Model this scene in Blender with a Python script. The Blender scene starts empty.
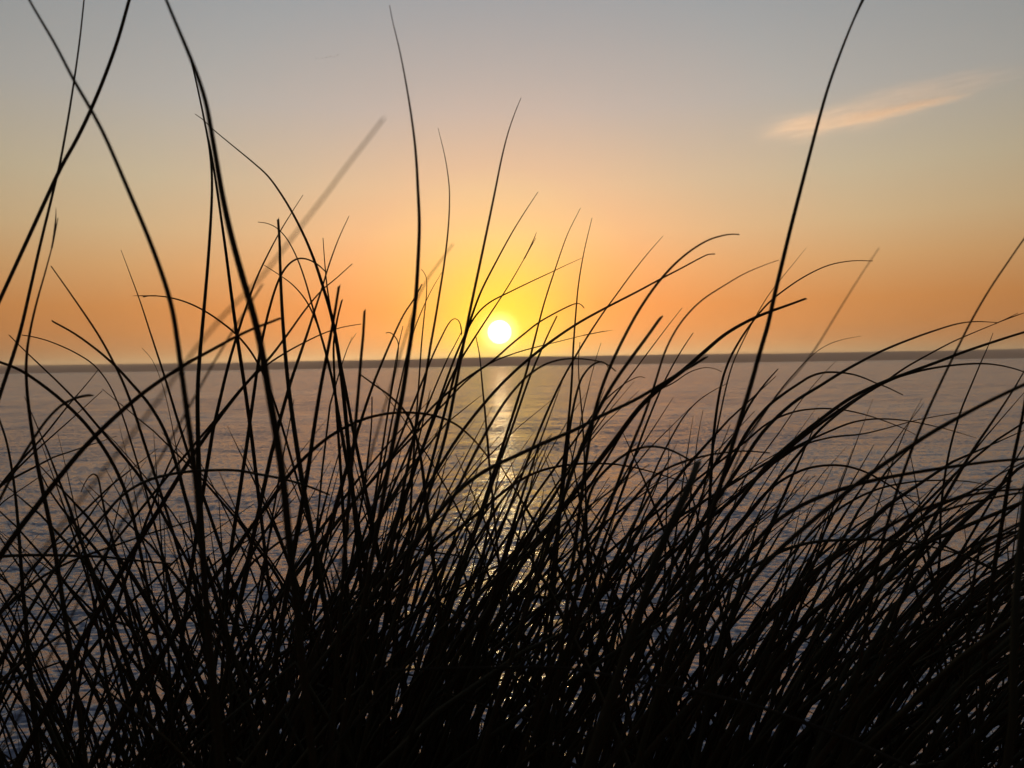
import bpy, math, random
from mathutils import Vector, Matrix

R = math.radians
C = bpy.context.scene.collection
sc = bpy.context.scene
rnd = random.Random(11)

# ------------------------------------------------------------------ camera
EYE = Vector((0.0, 0.0, 8.5))          # sea level is z = 0, the dune top under the camera is z = 7.7
FOC = 773.0                            # focal length in pixels of the 1024 px wide photograph
cam = bpy.data.cameras.new('camera')
cam_ob = bpy.data.objects.new('camera', cam)
C.objects.link(cam_ob)
cam.sensor_width = 36.0
cam.lens = FOC / 1024 * 36.0
cam.clip_start = 0.02
cam.clip_end = 120000.0
cam.dof.use_dof = True
cam.dof.focus_distance = 1.25
cam.dof.aperture_fstop = 11.5
ROT = Matrix.Rotation(R(90 - 1.38), 4, 'X') @ Matrix.Rotation(R(-0.87), 4, 'Z')
cam_ob.matrix_world = Matrix.Translation(EYE) @ ROT
sc.camera = cam_ob


def ray(x, y):
    return ROT.to_3x3() @ Vector(((x - 512) / FOC, -(y - 384) / FOC, -1.0))


SUN_DIR = ray(499.5, 332).normalized()
SUN_EL = math.asin(SUN_DIR.z)
SUN_AZ = math.atan2(SUN_DIR.x, SUN_DIR.y)

# ------------------------------------------------------------------ sky
world = bpy.data.worlds.new('World')
sc.world = world
world.use_nodes = True
nt = world.node_tree
nt.nodes.clear()


def nd(tree, kind, **kw):
    n = tree.nodes.new(kind)
    for k, v in kw.items():
        setattr(n, k, v)
    return n


def put(tree, sock, v):
    if isinstance(v, bpy.types.NodeSocket):
        tree.links.new(v, sock)
    else:
        sock.default_value = v


def math_(tree, op, a, b=0.0, c=0.0, clamp=False):
    n = nd(tree, 'ShaderNodeMath', operation=op, use_clamp=clamp)
    put(tree, n.inputs[0], a)
    put(tree, n.inputs[1], b)
    put(tree, n.inputs[2], c)
    return n.outputs[0]


def mixc(tree, mode, fac, a, b):
    n = nd(tree, 'ShaderNodeMix', data_type='RGBA', blend_type=mode)
    put(tree, n.inputs[0], fac)
    put(tree, n.inputs[6], a)
    put(tree, n.inputs[7], b)
    return n.outputs[2]


def ramp(tree, fac, stops, interp='LINEAR'):
    n = nd(tree, 'ShaderNodeValToRGB')
    cr = n.color_ramp
    cr.interpolation = interp
    while len(cr.elements) < len(stops):
        cr.elements.new(0.5)
    for e, (p, col) in zip(cr.elements, stops):
        e.position = p
        e.color = (col[0], col[1], col[2], 1.0)
    put(tree, n.inputs[0], fac)
    return n.outputs[0]


sky_tex = nd(nt, 'ShaderNodeTexSky', sky_type='NISHITA', sun_disc=False)
sky_tex.sun_elevation = SUN_EL
sky_tex.sun_rotation = SUN_AZ
sky_tex.dust_density = 2.0
tc = nd(nt, 'ShaderNodeTexCoord')
sep = nd(nt, 'ShaderNodeSeparateXYZ')
nt.links.new(tc.outputs['Generated'], sep.inputs[0])
up = math_(nt, 'MAXIMUM', sep.outputs[2], 0.0)
SKY = [(0.0, (.200, .075, .036)), (0.70, (.240, .088, .036)), (1.5, (.315, .104, .032)), (2.7, (.400, .134, .034)),
       (4.2, (.445, .162, .040)), (7.0, (.485, .262, .104)), (9.5, (.480, .335, .175)), (12.8, (.435, .362, .235)),
       (18, (.345, .335, .300)), (25, (.258, .284, .292)), (40, (.225, .252, .295)), (60, (.205, .228, .280)),
       (90, (.180, .200, .255))]
base = ramp(nt, up, [(math.sin(R(a)), c) for a, c in SKY])
dotn = nd(nt, 'ShaderNodeVectorMath', operation='DOT_PRODUCT')
nt.links.new(tc.outputs['Generated'], dotn.inputs[0])
dotn.inputs[1].default_value = SUN_DIR
ang = math_(nt, 'ARCCOSINE', math_(nt, 'MINIMUM', dotn.outputs['Value'], 1.0))
# scattering of the low sun by the air: brighter and warmer towards it, dimmer behind the camera
SCAT = [(0, (2.40, 2.60, 1.30)), (4, (2.18, 2.15, 1.30)), (8, (2.00, 1.62, 1.28)), (12, (1.84, 1.40, 1.28)), (18, (1.52, 1.32, 1.30)),
        (26, (1.28, 1.24, 1.26)), (38, (1.0, 1.0, 1.03)), (60, (.74, .78, .85)), (90, (.34, .38, .46)), (130, (.14, .16, .21)), (180, (.12, .14, .19))]
scat = ramp(nt, math_(nt, 'DIVIDE', ang, math.pi), [(a / 180, tuple(x / 3 for x in c)) for a, c in SCAT])
glow = math_(nt, 'EXPONENT', math_(nt, 'MULTIPLY', math_(nt, 'POWER', math_(nt, 'DIVIDE', ang, R(4.2)), 2.0), -1.0))
col = mixc(nt, 'MULTIPLY', 1.0, base, scat)
sc3 = nd(nt, 'ShaderNodeVectorMath', operation='SCALE')
nt.links.new(col, sc3.inputs[0])
sc3.inputs['Scale'].default_value = 3.0
col = mixc(nt, 'MIX', glow, sc3.outputs[0], (1.35, .80, .004, 1))
core = math_(nt, 'EXPONENT', math_(nt, 'MULTIPLY', math_(nt, 'POWER', math_(nt, 'DIVIDE', ang, R(1.28)), 4.0), -1.0))
col = mixc(nt, 'MIX', core, col, (2.4, 1.45, .42, 1))
bg1 = nd(nt, 'ShaderNodeBackground')
bg1.inputs[1].default_value = 0.95
nt.links.new(col, bg1.inputs[0])
bg2 = nd(nt, 'ShaderNodeBackground')
bg2.inputs[1].default_value = 0.008
nt.links.new(sky_tex.outputs[0], bg2.inputs[0])
add = nd(nt, 'ShaderNodeAddShader')
nt.links.new(bg1.outputs[0], add.inputs[0])
nt.links.new(bg2.outputs[0], add.inputs[1])
wout = nd(nt, 'ShaderNodeOutputWorld')
nt.links.new(add.outputs[0], wout.inputs[0])

# ------------------------------------------------------------------ sun lamp
lamp = bpy.data.lights.new('sunlight', 'SUN')
lamp.energy = 4.1
lamp.angle = R(0.5)
lamp.color = (1.0, 0.52, 0.21)
lamp_ob = bpy.data.objects.new('sunlight', lamp)
C.objects.link(lamp_ob)
# the light grazes the ridge of the far shore, which already shades most of it from the water; the high cloud still gets all of it
LAMP_EL = R(0.463)
lamp_dir = Vector((math.sin(SUN_AZ) * math.cos(LAMP_EL), math.cos(SUN_AZ) * math.cos(LAMP_EL), math.sin(LAMP_EL)))
lamp_ob.rotation_euler = lamp_dir.to_track_quat('Z', 'Y').to_euler()

# ------------------------------------------------------------------ render settings
sc.view_settings.view_transform = 'Standard'
sc.view_settings.look = 'None'
sc.view_settings.exposure = 0.0
sc.view_settings.gamma = 1.0
sc.render.engine = 'CYCLES'
sc.cycles.use_denoising = True
sc.cycles.max_bounces = 6
sc.cycles.diffuse_bounces = 2
sc.cycles.glossy_bounces = 3
sc.cycles.transmission_bounces = 3
sc.cycles.volume_bounces = 0
sc.cycles.sample_clamp_indirect = 4.0
sc.cycles.sample_clamp_direct = 30.0


# ------------------------------------------------------------------ helpers
def tag(o, label, cat, kind=None, group=None):
    o['label'] = label
    o['category'] = cat
    if kind:
        o['kind'] = kind
    if group:
        o['group'] = group
    return o


def mesh_obj(name, verts, faces, mat, smooth=True):
    me = bpy.data.meshes.new(name)
    me.from_pydata([tuple(v) for v in verts], [], faces)
    if smooth:
        me.polygons.foreach_set('use_smooth', [True] * len(me.polygons))
    me.materials.append(mat)
    me.update()
    o = bpy.data.objects.new(name, me)
    C.objects.link(o)
    return o


def new_mat(name):
    m = bpy.data.materials.new(name)
    m.use_nodes = True
    t = m.node_tree
    t.nodes.clear()
    out = nd(t, 'ShaderNodeOutputMaterial')
    return m, t, out


def principled(t, **kw):
    p = nd(t, 'ShaderNodeBsdfPrincipled')
    for k, v in kw.items():
        put(t, p.inputs[k.replace('_', ' ')], v)
    return p


def noise(t, vec, scale, detail=3.0, rough=0.5, dim='3D'):
    n = nd(t, 'ShaderNodeTexNoise', noise_dimensions=dim)
    put(t, n.inputs['Vector'], vec)
    n.inputs['Scale'].default_value = scale
    n.inputs['Detail'].default_value = detail
    n.inputs['Roughness'].default_value = rough
    return n


def mapped(t, vec, scale=(1, 1, 1), rot=(0, 0, 0), loc=(0, 0, 0)):
    m = nd(t, 'ShaderNodeMapping')
    put(t, m.inputs['Vector'], vec)
    m.inputs['Location'].default_value = loc
    m.inputs['Rotation'].default_value = rot
    m.inputs['Scale'].default_value = scale
    return m.outputs[0]


def vmath(t, op, a, b=None, scale=None):
    n = nd(t, 'ShaderNodeVectorMath', operation=op)
    put(t, n.inputs[0], a)
    if b is not None:
        put(t, n.inputs[1], b)
    if scale is not None:
        put(t, n.inputs['Scale'], scale)
    return n.outputs[0]


# ------------------------------------------------------------------ materials
def grass_material(name, c1, c2, trans):
    m, t, out = new_mat(name)
    g = nd(t, 'ShaderNodeNewGeometry')
    oi = nd(t, 'ShaderNodeObjectInfo')
    n = noise(t, g.outputs['Position'], 9.0, 3.0)
    f = math_(t, 'ADD', math_(t, 'MULTIPLY', n.outputs[0], 0.7), math_(t, 'MULTIPLY', oi.outputs['Random'], 0.3))
    c = mixc(t, 'MIX', f, (*c1, 1), (*c2, 1))
    p = principled(t, Base_Color=c, Roughness=0.75)
    p.inputs['Specular IOR Level'].default_value = 0.10
    tr = nd(t, 'ShaderNodeBsdfTranslucent')
    tr.inputs[0].default_value = (0.34, 0.07, 0.018, 1)
    mx = nd(t, 'ShaderNodeMixShader')
    mx.inputs[0].default_value = trans
    t.links.new(p.outputs[0], mx.inputs[1])
    t.links.new(tr.outputs[0], mx.inputs[2])
    t.links.new(mx.outputs[0], out.inputs[0])
    return m


M_GRASS = grass_material('marram_leaf', (.026, .028, .013), (.040, .034, .016), 0.18)
M_DRY = grass_material('dry_leaf', (.034, .027, .017), (.050, .038, .024), 0.05)


def sand_material():
    m, t, out = new_mat('dune_sand')
    g = nd(t, 'ShaderNodeNewGeometry')
    n1 = noise(t, g.outputs['Position'], 1.3, 4.0)
    n2 = noise(t, g.outputs['Position'], 40.0, 4.0, 0.65)
    c = mixc(t, 'MIX', n1.outputs[0], (.10, .075, .045, 1), (.20, .155, .10, 1))
    p = principled(t, Base_Color=c, Roughness=0.95)
    b = nd(t, 'ShaderNodeBump')
    b.inputs['Strength'].default_value = 0.6
    b.inputs['Distance'].default_value = 0.02
    t.links.new(n2.outputs[0], b.inputs['Height'])
    t.links.new(b.outputs[0], p.inputs['Normal'])
    t.links.new(p.outputs[0], out.inputs[0])
    return m


def water_material():
    m, t, out = new_mat('sea_water')
    g = nd(t, 'ShaderNodeNewGeometry')
    pos = g.outputs['Position']
    slope = None
    # ripples, chop and swell: crests run across the view, each octave gives a slope
    for (sx, sy, rot, amp, det, off) in ((2.0, 5.6, 4, 1.05, 2.5, 0), (0.26, 0.85, -7, 0.50, 2.0, 31), (0.085, 0.29, 6, 0.27, 2.0, 53), (0.022, 0.09, -3, 0.17, 2.0, 77)):
        n = noise(t, mapped(t, pos, (sx, sy, 1), (0, 0, R(rot)), (off, off * 1.7, 0)), 1.0, det, 0.55, '2D')
        v = vmath(t, 'MULTIPLY', vmath(t, 'SUBTRACT', n.outputs['Color'], (0.5, 0.5, 0.5)), (amp * 1.0, amp * 1.6, 0.0))
        slope = v if slope is None else vmath(t, 'ADD', slope, v)
    # gust patches: smoother and rougher stretches of the surface
    big = noise(t, mapped(t, pos, (0.003, 0.026, 1), (0, 0, R(3))), 1.0, 3.0, 0.55, '2D')
    k = nd(t, 'ShaderNodeMapRange')
    put(t, k.inputs[0], big.outputs[0])
    k.inputs[1].default_value = 0.33
    k.inputs[2].default_value = 0.67
    k.inputs[3].default_value = 0.70
    k.inputs[4].default_value = 1.55
    slope = vmath(t, 'SCALE', slope, scale=k.outputs[0])
    nrm = vmath(t, 'NORMALIZE', vmath(t, 'ADD', slope, (0, -0.065, 1)))
    p = principled(t, Base_Color=(.175, .190, .235, 1), Roughness=0.20, IOR=1.58, Normal=nrm)
    t.links.new(p.outputs[0], out.inputs[0])
    return m


def plain_material(name, c1, c2, scale, rough=0.9):
    m, t, out = new_mat(name)
    g = nd(t, 'ShaderNodeNewGeometry')
    n = noise(t, g.outputs['Position'], scale, 5.0, 0.6)
    p = principled(t, Base_Color=mixc(t, 'MIX', n.outputs[0], (*c1, 1), (*c2, 1)), Roughness=rough)
    t.links.new(p.outputs[0], out.inputs[0])
    return m


M_SAND = sand_material()
M_WATER = water_material()
M_HILL = plain_material('far_heath', (.05, .05, .035), (.10, .085, .06), 0.002)
M_BIRD = plain_material('bird_feathers', (.06, .055, .05), (.10, .09, .08), 6.0)


# ------------------------------------------------------------------ dune, sea, far shore
def ground_z(x, y):
    z = 7.70 - 0.20 * max(y, 0.0) + 0.02 * min(-min(y, 0.0), 12)
    if y > 2.3:
        z -= 0.60 * (y - 2.3)
    z += 0.035 * math.sin(x * 1.7 + 0.6) * math.cos(y * 1.3) + 0.05 * math.sin(x * 0.31)
    return z


xs = [-320, -200, -120, -70, -40, -25, -16, -11] + [-8 + 0.4 * i for i in range(41)] + [11, 16, 25, 40, 70, 120, 200, 320]
ys = [-320, -160, -80, -40, -20, -10, -5] + [-3 + 0.35 * i for i in range(46)] + [15]
V, F = [], []
for y in ys:
    for x in xs:
        V.append((x, y, max(ground_z(x, y), -0.9)))
n = len(xs)
for j in range(len(ys) - 1):
    for i in range(n - 1):
        a = j * n + i
        F.append((a, a + 1, a + 1 + n, a + n))
tag(mesh_obj('ground', V, F, M_SAND), 'dark sandy dune top falling away to the sea under the grass', 'dune', 'structure')

V, F = [], []
wy = [8, 30, 120, 500, 2000, 7000, 15600]
wx = [-24000, -8000, -2000, -400, -60, 60, 400, 2000, 8000, 24000]
for y in wy:
    for x in wx:
        V.append((x, y, 0))
n = len(wx)
for j in range(len(wy) - 1):
    for i in range(n - 1):
        a = j * n + i
        F.append((a, a + 1, a + 1 + n, a + n))
tag(mesh_obj('water', V, F, M_WATER, False), 'rippled grey mauve sea with an orange sun path reaching the far shore', 'sea', 'structure')


def hill_h(x):
    u = x / 1000.0
    return 168 + 1.6 * u + 12 * math.sin(u * 0.55 + 1) + 6 * math.sin(u * 1.7 + 2) + 3.0 * math.sin(u * 4.3) + 1.5 * math.sin(u * 9.1 + 1) + 2.5 * math.sin(u * 17 + 2) * math.sin(u * 2.3)


V, F = [], []
prof = [(14500, -0.5), (14560, 0.35), (14800, 0.72), (15200, 0.93), (15700, 1.0), (16800, 0.96), (17600, -0.002)]
hx = [-23500 + 250 * i for i in range(189)]
for x in hx:
    for (y, f) in prof:
        e = min(1.0, (23500 - abs(x)) / 4000.0 + 0.02)
        V.append((x, y + 250 * math.sin(x * 0.0007), max(f * hill_h(x) * e, -0.8)))
n = len(prof)
for i in range(len(hx) - 1):
    for j in range(n - 1):
        a = i * n + j
        F.append((a, a + n, a + n + 1, a + 1))
tag(mesh_obj('hills', V, F, M_HILL), 'low hazy mauve land along the far side of the water', 'far shore', 'structure')


# ------------------------------------------------------------------ haze
HAZE = 8.5e-5
m, t, out = new_mat('sea_haze')
pv = nd(t, 'ShaderNodeVolumePrincipled')
pv.inputs['Color'].default_value = (1.0, 0.70, 0.53, 1)
pv.inputs['Absorption Color'].default_value = (1, 1, 1, 1)
pv.inputs['Density'].default_value = HAZE
pv.inputs['Anisotropy'].default_value = 0.60
t.links.new(pv.outputs[0], out.inputs['Volume'])
x0, x1, y0, y1, z0, z1 = -26000, 26000, -400, 18300, -2.2, 240
V = [(x, y, z) for z in (z0, z1) for y in (y0, y1) for x in (x0, x1)]
F = [(0, 2, 3, 1), (4, 5, 7, 6), (0, 1, 5, 4), (2, 6, 7, 3), (0, 4, 6, 2), (1, 3, 7, 5)]
tag(mesh_obj('haze', V, F, m, False), 'thin warm evening haze over the whole bay', 'haze', 'stuff')

# ------------------------------------------------------------------ sun
m, t, out = new_mat('sun_surface')
em = nd(t, 'ShaderNodeEmission')
em.inputs[0].default_value = (1.0, 0.45, 0.20, 1)
em.inputs[1].default_value = 7.0
t.links.new(em.outputs[0], out.inputs[0])
D = 60000.0
bpy.ops.mesh.primitive_uv_sphere_add(segments=64, ring_count=32, radius=D * math.tan(R(0.87)), location=EYE + SUN_DIR * D)
sun = bpy.context.object
sun.name = sun.data.name = 'sun'
sun.data.polygons.foreach_set('use_smooth', [True] * len(sun.data.polygons))
sun.data.materials.append(m)
tag(sun, 'round white setting sun just above the far shore', 'sun')


# ------------------------------------------------------------------ cloud
def cloud():
    Dc = 7000.0
    c = EYE + ray(893, 106) * Dc
    rx = Vector(ray(1010, 84) * Dc) - Vector(ray(776, 128) * Dc)
    half = rx.length / 2 * 1.45
    ax = rx.normalized()
    ay = Vector((0, 1, 0))
    ay = (ay - ax * ay.dot(ax)).normalized()
    az = ax.cross(ay)
    bpy.ops.mesh.primitive_uv_sphere_add(segments=40, ring_count=20, radius=1.0)
    o = bpy.context.object
    o.name = o.data.name = 'cloud'
    o.matrix_world = Matrix.Translation(c) @ Matrix((ax, ay, az)).transposed().to_4x4() @ Matrix.Diagonal((half, 130, 400, 1))
    m, t, out = new_mat('thin_cloud')
    tcn = nd(t, 'ShaderNodeTexCoord')
    p = tcn.outputs['Object']
    s = nd(t, 'ShaderNodeSeparateXYZ')
    t.links.new(p, s.inputs[0])
    x = s.outputs[0]
    warp = noise(t, mapped(t, p, (2.0, 0.4, 2.5)), 1.6, 4.0)
    z = math_(t, 'MULTIPLY_ADD', math_(t, 'SUBTRACT', warp.outputs[0], 0.5), 0.34, s.outputs[2])

    def bell(centre, width, power=2.0):
        q = math_(t, 'ABSOLUTE', math_(t, 'DIVIDE', math_(t, 'SUBTRACT', z, centre), width))
        return math_(t, 'EXPONENT', math_(t, 'MULTIPLY', math_(t, 'POWER', q, power), -1.0))

    def span(x_in, k_in, x_out, k_out):
        return math_(t, 'MULTIPLY', math_(t, 'MULTIPLY', math_(t, 'SUBTRACT', x, x_in), k_in, clamp=True),
                     math_(t, 'MULTIPLY', math_(t, 'SUBTRACT', x_out, x), k_out, clamp=True))

    def fibres(scale, rot, lo, hi):
        f = noise(t, mapped(t, p, scale, (0, R(rot), 0)), 1.7, 6.0, 0.62)
        m_ = nd(t, 'ShaderNodeMapRange')
        put(t, m_.inputs[0], f.outputs[0])
        m_.inputs[1].default_value = lo
        m_.inputs[2].default_value = hi
        return m_.outputs[0]

    # a broad soft head at the left, a bright thin streak drawn out of it, a faint fan above to the right
    head = math_(t, 'MULTIPLY', bell(-0.07, 0.21), span(-0.84, 4.0, 0.25, 1.3))
    head = math_(t, 'MULTIPLY', head, fibres((2.6, 0.4, 7.0), -8, 0.30, 0.74))
    streak = math_(t, 'MULTIPLY', bell(math_(t, 'MULTIPLY_ADD', x, 0.06, -0.09), 0.065), span(-0.55, 1.6, 0.48, 3.0))
    streak = math_(t, 'MULTIPLY', streak, fibres((2.2, 0.4, 14.0), -4, 0.22, 0.70))
    fan = math_(t, 'MULTIPLY', bell(math_(t, 'MULTIPLY_ADD', x, 0.05, 0.20), 0.20), span(-0.40, 1.4, 0.95, 1.2))
    fan = math_(t, 'MULTIPLY', fan, fibres((2.0, 0.4, 12.0), -7, 0.36, 0.80))
    dens = math_(t, 'ADD', math_(t, 'MULTIPLY', head, 0.75), math_(t, 'MULTIPLY', fan, 0.50))
    dens = math_(t, 'ADD', dens, math_(t, 'MULTIPLY', streak, 1.0))
    r2 = nd(t, 'ShaderNodeVectorMath', operation='LENGTH')
    t.links.new(p, r2.inputs[0])
    edge = math_(t, 'MULTIPLY', math_(t, 'SUBTRACT', 1.0, r2.outputs['Value']), 4.0, clamp=True)
    dens = math_(t, 'MULTIPLY', math_(t, 'MULTIPLY', dens, edge), 0.0058)
    v = nd(t, 'ShaderNodeVolumePrincipled')
    v.inputs['Color'].default_value = (1, 1, 1, 1)
    v.inputs['Anisotropy'].default_value = 0.70
    t.links.new(dens, v.inputs['Density'])
    t.links.new(v.outputs[0], out.inputs['Volume'])
    o.data.materials.append(m)
    tag(o, 'thin wispy pale gold cloud in the clear sky', 'cloud')


cloud()


# ------------------------------------------------------------------ birds
def bird_mesh():
    V, F = [], []
    rings = [(-0.42, .012), (-0.28, .05), (-0.05, .085), (0.15, .075), (0.30, .045), (0.42, .055), (0.50, .035), (0.60, .008)]
    for (yy, r) in rings:
        for k in range(8):
            a = k * math.pi / 4
            V.append((r * math.cos(a), yy, r * math.sin(a)))
    for j in range(len(rings) - 1):
        for k in range(8):
            a, b = j * 8 + k, j * 8 + (k + 1) % 8
            F.append((a, b, b + 8, a + 8))
    for s in (-1, 1):
        span = [(0.04, .24, -.12, .03), (.32, .25, -.06, .17), (.62, .16, -.06, .13), (.85, .02, -.10, .03)]
        b0 = len(V)
        for (xx, ya, yb, zz) in span:
            for (yy, dz) in ((ya, 0), ((ya + yb) / 2, .022), (yb, 0), ((ya + yb) / 2, -.008)):
                V.append((s * xx, yy, zz + dz))
        for j in range(3):
            for k in range(4):
                a, b = b0 + j * 4 + k, b0 + j * 4 + (k + 1) % 4
                F.append((a, b, b + 4, a + 4))
        F.append((b0 + 12, b0 + 13, b0 + 14, b0 + 15))
    return V, F


bv, bf = bird_mesh()
bird0 = None
for i, (px, py) in enumerate(((316, 58.4), (322, 58.2), (326.3, 57.4), (330.2, 56.7), (334, 56.8), (337.6, 54.9))):
    if i == 0:
        o = bird0 = mesh_obj('bird', bv, bf, M_BIRD)
    else:
        o = bird0.copy()
        C.objects.link(o)
    o.location = EYE + ray(px, py) * (520 + 6 * i)
    o.rotation_euler = (0, rnd.uniform(-.15, .15), R(-62 + rnd.uniform(-6, 6)))
    tag(o, 'tiny bird flying in a short line high in the sky', 'bird', group='birds flying in a line')


# ------------------------------------------------------------------ grass blades
def spline(pts, per):
    """Catmull-Rom through pts, per samples a span."""
    out = []
    P = [pts[0] * 2 - pts[1]] + pts + [pts[-1] * 2 - pts[-2]]
    for i in range(1, len(P) - 2):
        p0, p1, p2, p3 = P[i - 1], P[i], P[i + 1], P[i + 2]
        for k in range(per):
            u = k / per
            out.append(0.5 * ((2 * p1) + (p2 - p0) * u + (2 * p0 - 5 * p1 + 4 * p2 - p3) * u * u + (3 * p1 - p0 - 3 * p2 + p3) * u ** 3))
    out.append(P[-2].copy())
    return out


def blade_geo(V, F, pts, w0, tip, sides, flat, seed):
    """A rolled leaf: an oval tube that tapers from w0 metres at the root to tip * w0."""
    L = [0.0]
    for a, b in zip(pts, pts[1:]):
        L.append(L[-1] + (b - a).length)
    tot = max(L[-1], 1e-6)
    b0 = len(V)
    N = len(pts)
    ph = seed * 6.283
    for i, p in enumerate(pts):
        d = (pts[min(i + 1, N - 1)] - pts[max(i - 1, 0)]).normalized()
        side = d.cross(Vector((0.0, -1.0, 0.15)))
        if side.length < 1e-3:
            side = Vector((1, 0, 0))
        side.normalize()
        nor = side.cross(d).normalized()
        s = L[i] / tot
        w = w0 * (tip + (1 - tip) * (1 - s ** 3.4)) * (1 + 0.10 * math.sin(9 * s + ph))
        tw = 0.5 * math.sin(3.1 * s + ph)
        a1 = (side * math.cos(tw) + nor * math.sin(tw)) * (w * 0.5)
        a2 = (nor * math.cos(tw) - side * math.sin(tw)) * (w * 0.5 * flat)
        for k in range(sides):
            an = 2 * math.pi * k / sides
            cut = d * (w * (0.9 * math.cos(an) + 0.35 * math.sin(2 * an + ph))) if i == N - 1 and tip > 0.3 else Vector((0, 0, 0))
            V.append(p + a1 * math.cos(an) + a2 * math.sin(an) + cut)
    for i in range(N - 1):
        for k in range(sides):
            a, b = b0 + i * sides + k, b0 + i * sides + (k + 1) % sides
            F.append((a, b, b + sides, a + sides))
    F.append(tuple(b0 + k for k in range(sides))[::-1])
    F.append(tuple(b0 + (N - 1) * sides + k for k in range(sides)))


def solid(name, pts, w0, tip, mat, sides=6, flat=0.45, fray=False):
    root = pts[0].copy()
    V, F = [], []
    blade_geo(V, F, [p - root for p in pts], w0, tip, sides, flat, rnd.random())
    if tip < 0.21 and fray:                              # a split, wind-worn tip
        i = len(pts) - 1 - max(3, len(pts) // 9)
        d = pts[i + 2] - pts[i]
        q = pts[i] - root
        off = Vector((rnd.choice((-1, 1)), 0, rnd.uniform(-.4, .4))) * d.length * rnd.uniform(.05, .12)
        hair = [q + d * (0.5 * k) + off * (0.25 * k * k * 0.5) for k in range(max(3, len(pts) // 9) + 2)]
        blade_geo(V, F, hair, w0 * 0.30, 0.25, 4, 0.5, rnd.random())
    o = mesh_obj(name, V, F, mat)
    o.location = root
    return o


TRACES = []


def T(label, w, pts, tip=0.14, d=None, lean=None, mat=None, name='grass_stalk', cat='grass blade'):
    """A blade seen in the photograph: tip first, width w in pixels near its foot."""
    TRACES.append((label, w, pts, tip, d, lean, mat, name, cat))


# --- left side, against the sky
T('long thick blade leaning in from the top left, crossing two others', 9, [(10,-40),(28,0),(55,42),(74,82),(91,109),(105,135),(129,192),(150,240),(166,285),(173,310),(178,345),(182,375),(188,420),(195,470),(200,520),(204,580)], .22, lean=.10)
T('thin tall blade bending left in the top left, crossed near its top', 5, [(88,-40),(84,0),(80,40),(74,82),(68,120),(60,165),(54,188),(50,205),(40,245),(30,290),(20,335),(10,365),(-2,400),(-14,440)], .35)
T('thick blade slanting down to the left edge from the top of the photo', 6, [(142,-45),(129,0),(119,38),(106,74),(91,110),(78,138),(60,168),(48,195),(25,245),(0,300),(-22,345),(-48,415)], .45, lean=.0)
T('fine pale-tipped blade curving up left of the first crossing', 5, [(58,218),(54,240),(46,270),(37,300),(30,330),(26,355),(26,384),(30,420),(38,470),(48,514),(54,544)], .12)
T('thin straight blade leaning left with its tip above the left shore', 4, [(51,266),(75,300),(100,336),(115,365),(124,384),(134,410),(147,452),(160,490),(172,529)], .18)
T('curved blade drooping left with a blunt tip just over the left hills', 4, [(52,321),(75,333),(100,352),(117,367),(132,384),(150,404),(165,429),(176,462),(186,500)], .35)
T('flat arching blade bowed to the left low over the left hills', 3, [(22,335),(35,337),(50,341),(75,352),(95,364),(110,384),(122,412),(135,455),(147,495)], .2)
T('very thin blade slanting left with its tip at the far left hills', 3, [(9,335),(25,351),(42,367),(60,384),(77,401),(100,429),(122,454),(142,479),(155,500)], .2)
T('bowed blade coming in from the left edge at the shoreline', 4, [(-20,356),(0,362),(20,369),(40,383),(62,400),(87,424),(107,452),(122,481),(132,509),(138,540)], .4)
T('drooping blade with a frayed split tip pointing left behind the thick stem', 3.2, [(143,297),(150,295),(170,297),(187,302),(204,310),(220,321),(237,334),(252,352),(264,374),(276,405),(286,440)], .2)
T('fine upright blade with its tip between the two thick left stems', 2.6, [(121,250),(130,274),(140,300),(150,332),(160,362),(167,384),(176,415),(187,450)], .15)
T('short faint blade tip curling left at the shore by the thick stem', 1.8, [(142,348),(152,358),(159,374),(166,396),(172,425)], .2)
T('tallest heavy stem in the left third, reaching out of the top edge', 9, [(152,-38),(166,0),(178,28),(190,56),(200,82),(207,105),(211,130),(216,158),(222,195),(230,232),(242,276),(251,305),(258,332),(264,362),(269,395),(277,438),(284,484),(288,530)], .25, lean=.06)
T('straight strand that splits off the heavy left stem and drops vertically', 4, [(190,56),(197,85),(204,118),(211,155),(213,185),(209,252),(204,310),(200,352),(197,390),(198,440),(200,500)], .3)
T('strand hugging the heavy left stem then parting to its left below', 3.4, [(203,115),(211,150),(217,190),(225,244),(231,292),(236,330),(241,362),(246,395),(252,440)], .3)
T('long thin arc rising from the middle and bending left across the heavy stem', 3.6, [(195,114),(203,119),(212,129),(232,145),(255,164),(268,175),(280,192),(293,213),(306,239),(316,264),(323,287),(331,312),(335,332),(339,356),(343,388),(347,430)], .18)
T('thin blade crossing over the blurred one, tip right of the heavy stem', 3.2, [(303,195),(292,212),(280,231),(268,254),(256,278),(246,308),(238,332),(228,365),(221,395),(213,430)], .15)
T('long blurred pale blade close to the lens slanting up to the right', 3.8, [(384,118),(375,130),(345,168),(328,192),(306,220),(281,252),(261,280),(225,312),(190,355),(162,396),(128,440),(95,481),(60,527),(25,575),(-15,640)], .36, d=.20, lean=.02)
T('dark blurred blade low at the left, close to the lens', 5, [(262,285),(250,304),(232,332),(208,372),(195,397),(171,439),(150,476),(132,504),(110,545),(85,590)], .4, d=.33, lean=.05)
T('long bowed blade sweeping from lower left up to the right past the thick stem', 6, [(281,318),(271,322),(252,329),(235,337),(212,350),(185,364),(155,384),(135,399),(107,424),(82,449),(60,476),(37,506),(15,534),(0,556),(-20,590)], .35)
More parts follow.
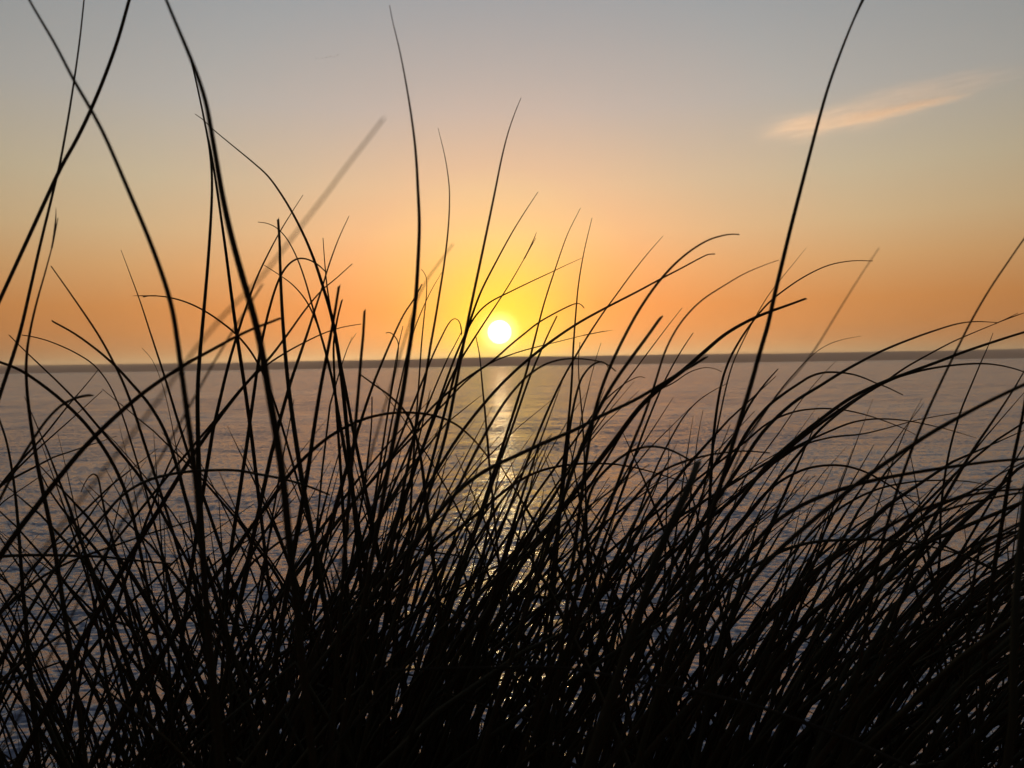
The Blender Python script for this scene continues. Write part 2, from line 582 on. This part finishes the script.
# --- left of the sun
T('stiff upright blade with a square tip in the left cluster', 4.2, [(278,219),(280,243),(280,267),(282,312),(285,352),(288,384),(294,429),(302,480)], .5)
T('hooped blade bent over to the right at the top of the left cluster', 3.2, [(326,272),(318,264),(306,258),(296,258),(286,266),(278,280),(271,302),(264,330),(259,356),(253,400),(246,450)], .3)
T('thin drooping arc with its tip left of the square-tipped blade', 3, [(258,222),(268,223),(278,228),(288,239),(298,259),(306,282),(313,309),(320,332),(326,352),(333,380),(340,420)], .15)
T('thin bowed blade whose tip starts lower left in the left cluster', 3, [(264,265),(278,274),(293,284),(306,299),(316,319),(322,339),(328,362),(335,390),(341,430)], .2)
T('long pointed blade leaning right, highest tip of the left cluster', 4, [(349,216),(338,239),(328,267),(322,289),(315,309),(308,332),(301,352),(291,380),(282,412),(271,455)], .14)
T('short upright tip in the left cluster below the highest one', 3.2, [(323,238),(325,267),(327,289),(333,322),(338,352),(345,384),(352,425)], .2)
T('blade leaning far right with a pale tip in the left cluster', 4.5, [(352,264),(336,279),(322,289),(306,308),(288,334),(271,357),(256,372),(237,394),(206,435),(180,475)], .15)
T('thick short upright blade in the lower left cluster', 4.5, [(339,286),(335,312),(331,334),(326,360),(321,384),(315,421),(309,464)], .4)
T('short blunt blade beside the thick short one in the left cluster', 3.4, [(342,300),(337,319),(333,342),(334,367),(335,390),(338,430),(341,475)], .4)
T('low horizontal blade reaching right out of the left cluster', 3, [(361,324),(341,327),(323,333),(301,344),(283,354),(266,365),(244,384),(222,412)], .15)
T('isolated blunt dark stub standing alone on the shoreline left of the sun', 5.5, [(364.5,311),(363.5,334),(361,357),(359,384),(355,430),(350,485)], .45, name='grass_stub', cat='grass stub')
T('little thin tip right of the cluster and left of the lone stub', 2.4, [(352,337),(345,354),(338,377),(330,405)], .15)
T('very tall blade left of the sun with its tip near the top edge', 6, [(389.5,5),(392,20),(400,50),(407,88),(412,120),(416,150),(418,192),(420,224),(418,262),(416,300),(412,332),(407,362),(404,388),(397,421),(388,470)], .1)
T('tall curved blade just right of the tallest one left of the sun', 4, [(438,128),(445,155),(448,175),(450,192),(449,224),(445,260),(440,290),(435,322),(430,347),(425,384),(415,430),(404,485)], .08)
T('tall blade leaning right directly above the sun', 5, [(521,98),(515,112),(508,132),(502,155),(495,192),(485,240),(475,287),(468,320),(463,347),(456,384),(447,434),(430,490)], .12)
T('blade above the sun whose tip is right of the tallest one there', 3.2, [(538,192),(524,213),(512,232),(496,262),(481,290),(473,312),(467,332),(459,358),(450,392),(440,430)], .12)
T('thin blade passing close above the sun with a free tip on its right', 3, [(536,238),(524,259),(512,280),(506,290),(488,317),(473,340),(456,367),(446,388),(426,440)], .12)
T('long low-slanting blade that crosses just above the sun', 3, [(582,258),(566,265),(552,272),(532,281),(512,291),(488,302),(476,314),(466,332),(455,356),(440,398)], .12)
T('small hooked curl of a blade left of the tall pair', 2.2, [(421,269),(424,272),(427,278),(427,292),(424,317),(421,347),(419,384),(415,432)], .15)
T('slim blade leaning right with its tip between the tall pair', 2.6, [(442,272),(431,290),(421,312),(413,332),(406,358),(400,385),(392,420)], .14)
T('strong curved blade rising to the fork of the tallest stem', 4.6, [(422,284),(416,297),(403,314),(393,337),(383,360),(373,384),(361,420),(346,470)], .2)
T('blurred reddish blade end close to the lens beside the tall pair', 4, [(453,244),(440,262),(428,277),(416,300),(408,330),(400,355),(388,395),(372,450)], .2, d=.32, lean=.03)
T('little hooked tip pointing left under the tall pair', 2.6, [(386,333),(389,332),(393,334),(400,342),(397,362),(392,388),(386,425)], .2)
T('straight little tip beside the hooked one under the tall pair', 2.6, [(403,326),(398,347),(394,370),(389,404)], .2)
T('curled blade left of the sun with its tip bent back down', 3.4, [(462,334),(461,325),(458,319),(453,318),(448,324),(443,334),(433,354),(423,380),(406,422)], .2)
T('thin tip just left of the sun rising out of the base of the tall one', 3, [(462,331),(455,345),(448,357),(438,380),(425,412)], .2)
T('thin hair of a blade hanging right under the sun', 1.9, [(476,337),(480,354),(482,384),(486,421),(489,460)], .4)
# --- in front of and right of the sun
T('tall blade right of the sun, left one of a parallel pair', 3.4, [(580.5,208),(567,233),(556,267),(544,302),(536,334),(528,367),(522,386),(512,418),(494,472)], .12)
T('tall upright blade right of the sun, right one of a parallel pair', 3.6, [(592,218),(584,250),(578,284),(576,312),(573,347),(572,384),(568,429),(563,464),(560,510)], .12)
T('highest arching blade right of the sun, bent over to a flat tip', 5, [(739,234.5),(732,234),(724,235),(709,239),(692,249),(674,264),(657,283),(639,309),(624,337),(612,362),(602,386),(593,416),(586,459),(581,500)], .3)
T('long slanting blade crossing under the high arching one', 3.8, [(715,254),(708,254),(702,257),(684,267),(662,278),(637,292),(607,307),(579,322),(554,339),(537,352),(512,373),(490,396),(460,432),(430,482)], .22)
T('thin straight blade with a pale fading tip left of the high arch', 3, [(663,236),(647,254),(632,273),(617,294),(602,314),(587,337),(572,362),(559,385),(541,425),(520,480)], .1)
T('blade over the sun with a small drooping hook at its right end', 3.4, [(584,308),(582,305),(578,303),(573,304),(557,312),(538,322),(522,336),(512,343),(493,362),(463,380),(435,402),(405,440)], .25)
T('short straight blade close right of the sun', 3.4, [(557,316),(548,334),(542,349),(529,377),(515,420),(500,462)], .3)
T('thick blunt stub leaning right, right of the sun', 5.4, [(661,317),(647,337),(632,357),(613,383),(592,420),(572,470),(555,524)], .5, name='grass_stub', cat='grass stub')
T('thin leaning blade right beside the thick leaning stub', 2.6, [(682,308),(667,327),(652,347),(632,374),(619,390),(600,416),(580,452)], .14)
T('long smooth bow whose pale tip ends below the high arch', 5, [(779,260),(767,264),(744,273),(722,287),(702,299),(687,314),(674,332),(664,352),(655,384),(645,415),(630,448),(613,496)], .12)
T('short straight blade under the long smooth bow', 3.2, [(693,333),(682,349),(669,372),(662,386),(642,434),(625,484)], .2)
T('blade bowed over to the right across the tall right stem, flat pale tip', 3.4, [(873,261),(853,260),(829,264),(808,274),(788,287),(768,302),(752,322),(737,344),(727,364),(720,386),(713,434),(711,476)], .16)
T('blade with a blunt tip pointing right beside the tall right stem', 4.4, [(806,298.5),(794,303),(783,307),(768,312),(747,321),(724,334),(704,352),(682,372),(662,386),(640,405),(615,440)], .4)
T('thin pale-tipped blade poking out right of the tall right stem', 2.2, [(806,248),(795,262),(780,280),(768,295),(754,319),(742,343),(732,364),(726,386),(718,425)], .1)
T('very tall single blade right of centre reaching out of the top edge', 6, [(879,-38),(862,0),(845,40),(828,86),(819,119),(809,157),(800,192),(790,230),(783,260),(775,292),(768,327),(759,354),(751,386),(737,429),(722,480)], .2, lean=.05)
T('strong curved blade leaning out of the right edge below the cloud', 6, [(1042,214),(1023,240),(1008,262),(990,288),(973,317),(958,347),(940,384),(923,421),(908,459),(893,502),(881,546),(873,590)], .25)
T('blurred straw-coloured blade slanting right in the open sky', 3.4, [(879,248),(868,264),(850,292),(833,320),(815,350),(800,370),(784,386),(764,412),(741,450),(720,502)], .15, d=.42, lean=.0, mat=M_DRY)
T('upper of the long bows over the right hills with a flat tip', 4, [(997,322.5),(975,321),(958,323),(933,331),(908,340),(883,350),(860,362),(840,373),(822,385),(792,402),(762,430),(736,472)], .18)
T('thin bow with a wispy tip just under the upper right one', 3, [(1018,313),(1000,322),(980,330),(953,341),(928,355),(905,367),(886,382),(855,400),(820,427),(790,464)], .1)
T('heavy long bow running off the right edge at the hills', 3.9, [(1050,325),(1024,332),(993,342),(963,352),(938,362),(910,372),(880,383),(850,397),(818,421),(788,446),(766,464),(744,495)], .35)
T('low flat arch running off the right edge on the waterline', 2.9, [(1050,384),(1024,371),(1005,366),(985,363),(963,364),(938,367),(918,371),(893,378),(868,391),(833,414),(793,444),(766,470)], .35)
T('short straight tip standing on the right waterline', 3, [(993,333),(988,347),(980,364),(972,384),(960,411),(950,446),(944,479),(940,514),(940,552)], .14)
T('dark arch drooping to a tip over the right water', 3.6, [(903,395),(885,386),(875,383),(865,378),(853,374),(838,372),(823,372),(810,376),(800,383),(783,394),(766,407),(745,432),(725,475)], .2)
T('faint thin blade with a bent tip against the right hills', 1.9, [(861,336),(843,339),(828,344),(815,352),(800,367),(783,386),(765,412)], .15)
T('short dark tip low on the water right of the tall right stem', 3.2, [(778,369),(766,382),(748,405),(735,435)], .3)
T('tiny thin tip beside the blurred straw-coloured blade', 2, [(836,361),(823,374),(802,398),(781,430)], .15)
T('arched blade below the sun whose tip hangs down right', 4.4, [(616,371),(610,366),(604,362),(587,359),(569,358),(552,361),(537,368),(520,382),(500,407),(476,450),(456,492)], .2)
T('second arched blade below the sun, shorter with a hanging tip', 3.6, [(609,370),(607,364),(602,361),(594,363),(586,371),(579,381),(570,420),(565,472)], .25)
T('fine upright tip between the two low arches', 2, [(601,343),(596,358),(589,384),(580,425)], .15)
T('fine vertical tip standing through the low arch', 2.4, [(580,342),(578,362),(579,384),(583,421),(585,470)], .2)
T('thin slanting blade whose pale tip lies low right of the sun', 2.4, [(604,331),(584,335),(557,342),(532,348),(512,354),(490,362),(466,380),(440,408)], .12)
T('thick dark blade with a blunt tip low over the water right of centre', 4.8, [(706,357),(694,365),(684,370),(660,385),(637,400),(597,417),(579,429),(542,443),(512,458),(493,466),(476,476),(458,491),(441,508),(420,535)], .45, d=.62)
T('thin arching blade just under the blunt dark one', 2.4, [(722,372),(714,368),(704,367),(689,371),(674,384),(652,392),(634,412),(612,450)], .2)
T('short blade with a bent tip on the water right of the sun path', 2.6, [(645,378),(641,376),(634,378),(622,385),(600,403),(575,440)], .2)
# --- middle band, against the water
T('long thick leaf lying almost level across the left clump', 5.4, [(330,495),(306,485),(281,478),(256,474),(238,470),(220,470),(185,471),(150,478),(125,491),(105,514),(87,534),(67,556),(50,574),(28,612)], .3)
T('blade with a sharp hook at its top, alone over the left water', 4, [(81,492),(84,484),(89,476),(94,473),(99,477),(101,494),(106,519),(114,544),(122,574),(131,622)], .2)
T('thick blade curving right to a blunt tip over the left water', 6, [(92,395),(83,396),(75,398),(60,405),(45,421),(30,444),(15,469),(0,499),(-20,540)], .4)
T('dark stem at the far left edge curving down to the right', 4, [(-8,400),(0,421),(7,441),(12,469),(16,499),(19,534),(22,580)], .3)
T('slim blade rising right from the left edge to the waterline', 3, [(98,370),(87,384),(67,406),(45,436),(20,461),(0,485),(-18,515)], .2)
T('slim blade just below the rising one at the left edge', 2.6, [(102,391),(75,416),(50,438),(32,454),(14,472),(-6,494)], .2)
T('thin blade falling to the right across the lower left tangle', 3, [(42,476),(50,492),(62,509),(80,531),(100,554),(116,576),(130,600)], .3)
T('level dark leaf stretching across the left water', 4.4, [(172,564),(140,561),(100,556),(75,556),(50,555),(20,555),(-5,557),(-40,562)], .3)
T('dark leaf rising gently to the right in the lower left tangle', 4.2, [(192,521),(175,526),(150,533),(120,544),(95,552),(66,563),(38,578),(10,604)], .25)
T('big hooped blade arching over the tangle left of the sun path', 4.4, [(489,458),(473,438),(456,423),(436,415),(411,412),(386,413),(361,419),(333,433),(311,451),(291,471),(268,504)], .3)
T('blade slanting down to the right from the shoreline left of the sun', 4.2, [(361,375),(373,384),(391,396),(406,411),(415,430),(422,462),(426,500)], .3)
T('tall round hoop over the open water right of the sun path', 4.6, [(690,460),(674,451),(662,447),(649,446),(634,449),(619,458),(604,471),(592,486),(586,505),(580,560)], .3)
T('long bow ending flat at the right of the tall round hoop', 5.2, [(770,453),(750,451),(737,451),(712,454),(687,460),(667,468),(652,477),(642,489),(624,511),(612,531),(596,575)], .25)
T('thin low arch passing behind the tall round hoop', 3, [(702,488),(688,483),(674,479),(647,470),(619,464),(592,463),(562,465),(537,471),(512,484),(488,505)], .25)
T('thick broken stalk with a ragged flat top right of centre', 8.5, [(698,462),(695,470),(692,480),(685,496),(677,512),(662,544),(652,569),(644,600)], .75, name='grass_stub', cat='grass stub')
T('thin bent blade over the water left of the broken stalk', 2.6, [(728,383),(712,391),(697,401),(684,415),(672,436),(659,461),(647,489),(636,520)], .16)
T('fine straight tip over the water above the broken stalk', 2.2, [(703,410),(700,425),(697,441),(695,462),(690,500)], .2)
T('short vertical tip in the dark tangle left of the sun path', 3.2, [(372,397),(372,421),(370,442),(365,482)], .3)
T('longest heavy bow at the right, crossing the whole right side', 6.6, [(1050,373),(1023,385),(993,399),(963,415),(930,433),(905,450),(875,470),(850,489),(823,512),(793,537),(768,560),(745,588)], .35, d=.55)
T('heavy flat bow leaving the right edge halfway down the water', 6.4, [(1052,457),(1024,459),(993,461),(963,465),(930,470),(900,475),(873,480),(848,487),(818,497),(790,511),(766,528),(740,562)], .35)
T('second heavy flat bow at the right edge, below the first', 6.6, [(1055,486),(1024,489),(993,491),(963,496),(940,503),(918,511),(898,521),(880,531),(855,545),(830,561),(806,578),(780,608)], .35)
T('slimmer bow under the heavy flat pair at the right edge', 4.4, [(1035,491),(1010,494),(988,499),(958,506),(930,515),(903,528),(876,548),(850,575),(824,610)], .3)
T('broadest dark leaf slanting up to the lower right edge', 7, [(1045,512),(1024,521),(1003,531),(988,540),(968,556),(948,572),(922,600),(892,650)], .4, d=.5)
T('straight blade leaning right near the right edge on the water', 4, [(1026,368),(1013,391),(993,421),(973,449),(958,476),(943,500),(928,533),(913,566),(898,608)], .2)
T('upright blade along the right edge leaning slightly right', 5, [(1028,380),(1023,416),(1015,451),(1008,484),(1003,519),(998,544),(993,574),(986,640),(980,722)], .35)
T('thin arch drooping right over the upper right water', 2.8, [(918,436),(905,429),(893,424),(868,415),(843,409),(818,408),(793,411),(768,421),(745,442)], .16)
T('longer thin arch drooping to a tip near the right edge', 2.6, [(976,438),(960,433),(943,428),(908,420),(878,418),(853,421),(830,431),(798,445),(766,463)], .14)
T('thin blade nearly level with its tip rising over the right water', 2.6, [(955,413),(918,419),(888,428),(863,435),(832,436),(802,444),(776,460),(752,484)], .14)
T('fine level bow under the first heavy flat one', 2.8, [(997,487),(983,484),(968,481),(943,480),(913,481),(880,487),(852,500),(826,517),(800,545)], .2)
T('arched blade coming down to the right between the heavy bows', 3.8, [(922,508),(903,494),(883,481),(865,471),(845,465),(825,465),(805,468),(783,479),(765,492),(742,520)], .25)
T('dark level leaf falling to the right in the lower right tangle', 4.4, [(980,562),(968,556),(940,549),(908,541),(878,539),(843,540),(813,541),(783,549),(755,566)], .25)
T('thick dark stem standing at the lower right corner', 9, [(1027,480),(1023,520),(1019,560),(1016,600),(1014,650),(1013,720)], .6)
T('upright stem in the lower right left of the corner stem', 4.6, [(982,540),(976,566),(972,590),(968,630),(965,683),(962,730)], .3)
T('dry pale blade lying across the bottom in front of the stems', 6, [(375,671),(420,669),(470,668),(515,667),(560,667),(590,671),(640,683),(700,692),(760,706),(840,735),(905,765)], .4, d=.50, lean=.0, mat=M_DRY)
T('dry bent blade slanting across the bottom left of the middle', 5, [(430,640),(405,672),(380,698),(352,726),(330,750),(312,775)], .3, d=.55, lean=.0, mat=M_DRY)


def build_traces():
    for (label, w, pts, tip, d, lean, mat, name, cat) in TRACES:
        p = list(reversed(pts))                       # foot to tip
        if d is None:
            d = min(1.75, max(0.42, 3.4 / w)) * rnd.uniform(0.92, 1.10)
        if lean is None:
            lean = rnd.uniform(-0.12, 0.16)
        N = len(p)
        P3 = [EYE + ray(x, y) * (d * (1 + lean * (i / max(1, N - 1)) ** 1.3)) for i, (x, y) in enumerate(p)]
        # even out the tracing a little, then carry the stem on down to the sand
        P3 = [P3[0]] + [(P3[i - 1] + P3[i] * 4 + P3[i + 1]) / 6 for i in range(1, N - 1)] + [P3[-1]]
        a = P3[0]
        t0 = (P3[1] - a).normalized()
        t0 = Vector((max(-0.8, min(0.8, t0.x)), t0.y * 0.3, max(t0.z, 0.45))).normalized()
        gz = ground_z(a.x, a.y) - 0.03
        h = max(a.z - gz, 0.03)
        foot = Vector((a.x - t0.x / t0.z * h * 0.55, a.y, gz))
        b1, b2 = foot + Vector((0, 0, h * 0.4)), a - t0 * (h * 0.4)
        down = []
        for k in range(10):
            u = k / 10
            down.append(foot * (1 - u) ** 3 + b1 * 3 * u * (1 - u) ** 2 + b2 * 3 * u * u * (1 - u) + a * u ** 3)
        P3 = down + spline(P3, 4)
        o = solid(name, P3, (1.36 if w < 5 else 1.15) * w * d / FOC, tip, mat or M_GRASS, fray='frayed' in label or 'wispy' in label or rnd.random() < 0.22)
        tag(o, label, cat, group='tall dune grass blades')


build_traces()


# ------------------------------------------------------------------ the rest of the sward
def arch(root, az, th0, th1, length, nseg, curl=1.6):
    """A stem that starts th0 from the vertical and ends th1 from it, leaning towards azimuth az."""
    p = root.copy()
    pts = [p.copy()]
    st = length / nseg
    for i in range(nseg):
        u = (i + 0.5) / nseg
        th = th0 + (th1 - th0) * u ** curl
        p = p + Vector((math.sin(th) * math.sin(az), math.sin(th) * math.cos(az), math.cos(th))) * st
        pts.append(p.copy())
    return pts


def habit(px):
    """How the grass leans at a place across the photograph: azimuth, start angle, end angle (degrees)."""
    u = rnd.random()
    if px < 200:
        if u < 0.42:
            return -90 + rnd.gauss(0, 30), rnd.uniform(2, 16), rnd.uniform(15, 60)
        return 90 + rnd.gauss(0, 30), rnd.uniform(4, 26), rnd.uniform(25, 80)
    if px < 480:
        if u < 0.22:
            return -90 + rnd.gauss(0, 30), rnd.uniform(2, 12), rnd.uniform(12, 50)
        return 90 + rnd.gauss(0, 32), rnd.uniform(3, 22), rnd.uniform(15, 60)
    if px < 700:
        if u < 0.10:
            return -90 + rnd.gauss(0, 30), rnd.uniform(2, 10), rnd.uniform(10, 45)
        return 90 + rnd.gauss(0, 28), rnd.uniform(6, 26), rnd.uniform(20, 75)
    if px < 880:
        if u < 0.10:
            return -90 + rnd.gauss(0, 25), rnd.uniform(2, 12), rnd.uniform(10, 50)
        return 90 + rnd.gauss(0, 22), rnd.uniform(10, 46), rnd.uniform(62, 114)
    if u < 0.45:
        return rnd.choice((-90, 90)) + rnd.gauss(0, 30), rnd.uniform(2, 12), rnd.uniform(8, 35)
    return 90 + rnd.gauss(0, 24), rnd.uniform(10, 36), rnd.uniform(60, 110)


def random_blade(px, d, ytop, nseg):
    x = (px - 512) / FOC * d
    y = d
    root = Vector((x, y, ground_z(x, y) - 0.02))
    az, t0, t1 = habit(px)
    want = (EYE.z - (ytop - 365) / FOC * d) - root.z
    want = max(want, 0.12)
    pts = arch(root, R(az), R(t0), R(t1), 1.0, nseg)
    top = max(p.z for p in pts) - root.z
    k = want / max(top, 0.15)
    k = min(k, 1.55)
    pts = [root + (p - root) * k for p in pts]
    if rnd.random() < 0.13:                             # a snapped blade: the top hangs from the break
        i = int(nseg * rnd.uniform(0.55, 0.85))
        st = (pts[i] - pts[i - 1]).length
        th, q = rnd.uniform(1.7, 2.6), R(az) + rnd.gauss(0, 0.5)
        d = Vector((math.sin(th) * math.sin(q), math.sin(th) * math.cos(q), math.cos(th)))
        for j in range(i + 1, len(pts)):
            pts[j] = pts[j - 1] + d * st * 0.8
    return pts


def weight(px):
    for (lim, w) in ((60, 0.75), (170, 0.55), (410, 1.5), (480, 0.95), (560, 0.28), (770, 1.30), (900, 0.55), (9999, 0.36)):
        if px < lim:
            return w


CLUMPS = [(15, .5), (62, .5), (120, .45), (193, 1.3), (238, 1.0), (286, 1.5), (336, 1.4), (385, 1.3), (422, .9), (450, .35),
          (545, .22), (568, .8), (594, 1.0), (640, .9), (690, 1.5), (730, 1.5), (772, 1.2), (830, .6), (905, .4), (962, .4), (1016, .6)]


def pick_px(lo, hi):
    """Stems stand in clumps, with thinner places between them."""
    if rnd.random() < 0.72 and hi - lo < 1300:
        while True:
            c, w = rnd.choice(CLUMPS)
            px = rnd.gauss(c, 17)
            if lo <= px <= hi and rnd.random() * 1.5 < w:
                return px
    while True:
        px = rnd.uniform(lo, hi)
        if rnd.random() * 1.5 < weight(px):
            return px


def top_row(px, a, b):
    """How high in the photograph a stem of the tangle reaches."""
    u = rnd.random()
    y = a + (b - a) * u
    if 465 < px < 560:
        y += 75
    if px < 170 or px > 900:
        y += 25
    return y


ZONES = [(-40, 175, 'slender dark blade in the criss-crossing tangle at the left side'),
         (175, 330, 'slender upright blade in the dense dark clump left of the sun'),
         (330, 480, 'slender dark blade in the thick tangle just left of the sun path'),
         (480, 600, 'slender dark blade standing in front of the orange sun path'),
         (600, 760, 'slender leaning blade in the dense clump right of the sun path'),
         (760, 1060, 'slender arching blade in the right-hand sweep bent over the water')]
for (lo, hi, label), cnt in zip(ZONES, (28, 34, 30, 12, 40, 38)):
    for i in range(cnt):
        px = pick_px(lo, hi)
        d = rnd.uniform(0.8, 1.5)
        pts = random_blade(px, d, top_row(px, 378, 480), 14)
        o = solid('grass_stalk', pts, rnd.uniform(.0052, .0078), 0.12, M_GRASS, 5)
        tag(o, label, 'grass blade', group=label.replace('slender ', '').replace(' blade', ' blades', 1))

V, F = [], []
for i in range(900):
    px = pick_px(-420, 1444) if i % 3 == 0 else pick_px(-30, 1054)
    d = rnd.uniform(0.75, 2.0)
    u = rnd.random()
    y = top_row(px, 500, 720) if u < 0.78 else top_row(px, 410, 520)
    blade_geo(V, F, random_blade(px, d, y, 9), max(.0034, min(.0115, rnd.gauss(.0076, .0019))), 0.12, 4, 0.5, rnd.random())
for i in range(1500):                                  # the sward around and behind the camera
    x, y = rnd.uniform(-4.5, 4.5), rnd.uniform(-3.0, 2.8)
    if abs(x) < 0.75 * max(y, 0) + 0.7 and y > -0.8:
        continue
    root = Vector((x, y, ground_z(x, y) - 0.02))
    pts = arch(root, R(90 + rnd.gauss(0, 45)), R(rnd.uniform(2, 20)), R(rnd.uniform(20, 80)), rnd.uniform(.55, 1.05), 8)
    blade_geo(V, F, pts, max(.0034, min(.0115, rnd.gauss(.0076, .0019))), 0.12, 4, 0.5, rnd.random())
for i in range(1800):                                  # short shoots and dead litter near the sand
    x, y = rnd.uniform(-3.0, 3.0), rnd.uniform(0.35, 2.7)
    root = Vector((x, y, ground_z(x, y) - 0.02))
    pts = arch(root, R(rnd.uniform(0, 360)), R(rnd.uniform(5, 40)), R(rnd.uniform(40, 100)), rnd.uniform(.18, .45), 5)
    blade_geo(V, F, pts, rnd.uniform(.0040, .0066), 0.15, 4, 0.5, rnd.random())
g = mesh_obj('grass', V, F, M_GRASS)
tag(g, 'dense black mass of dune grass stems and leaves filling the bottom', 'grass', 'stuff')
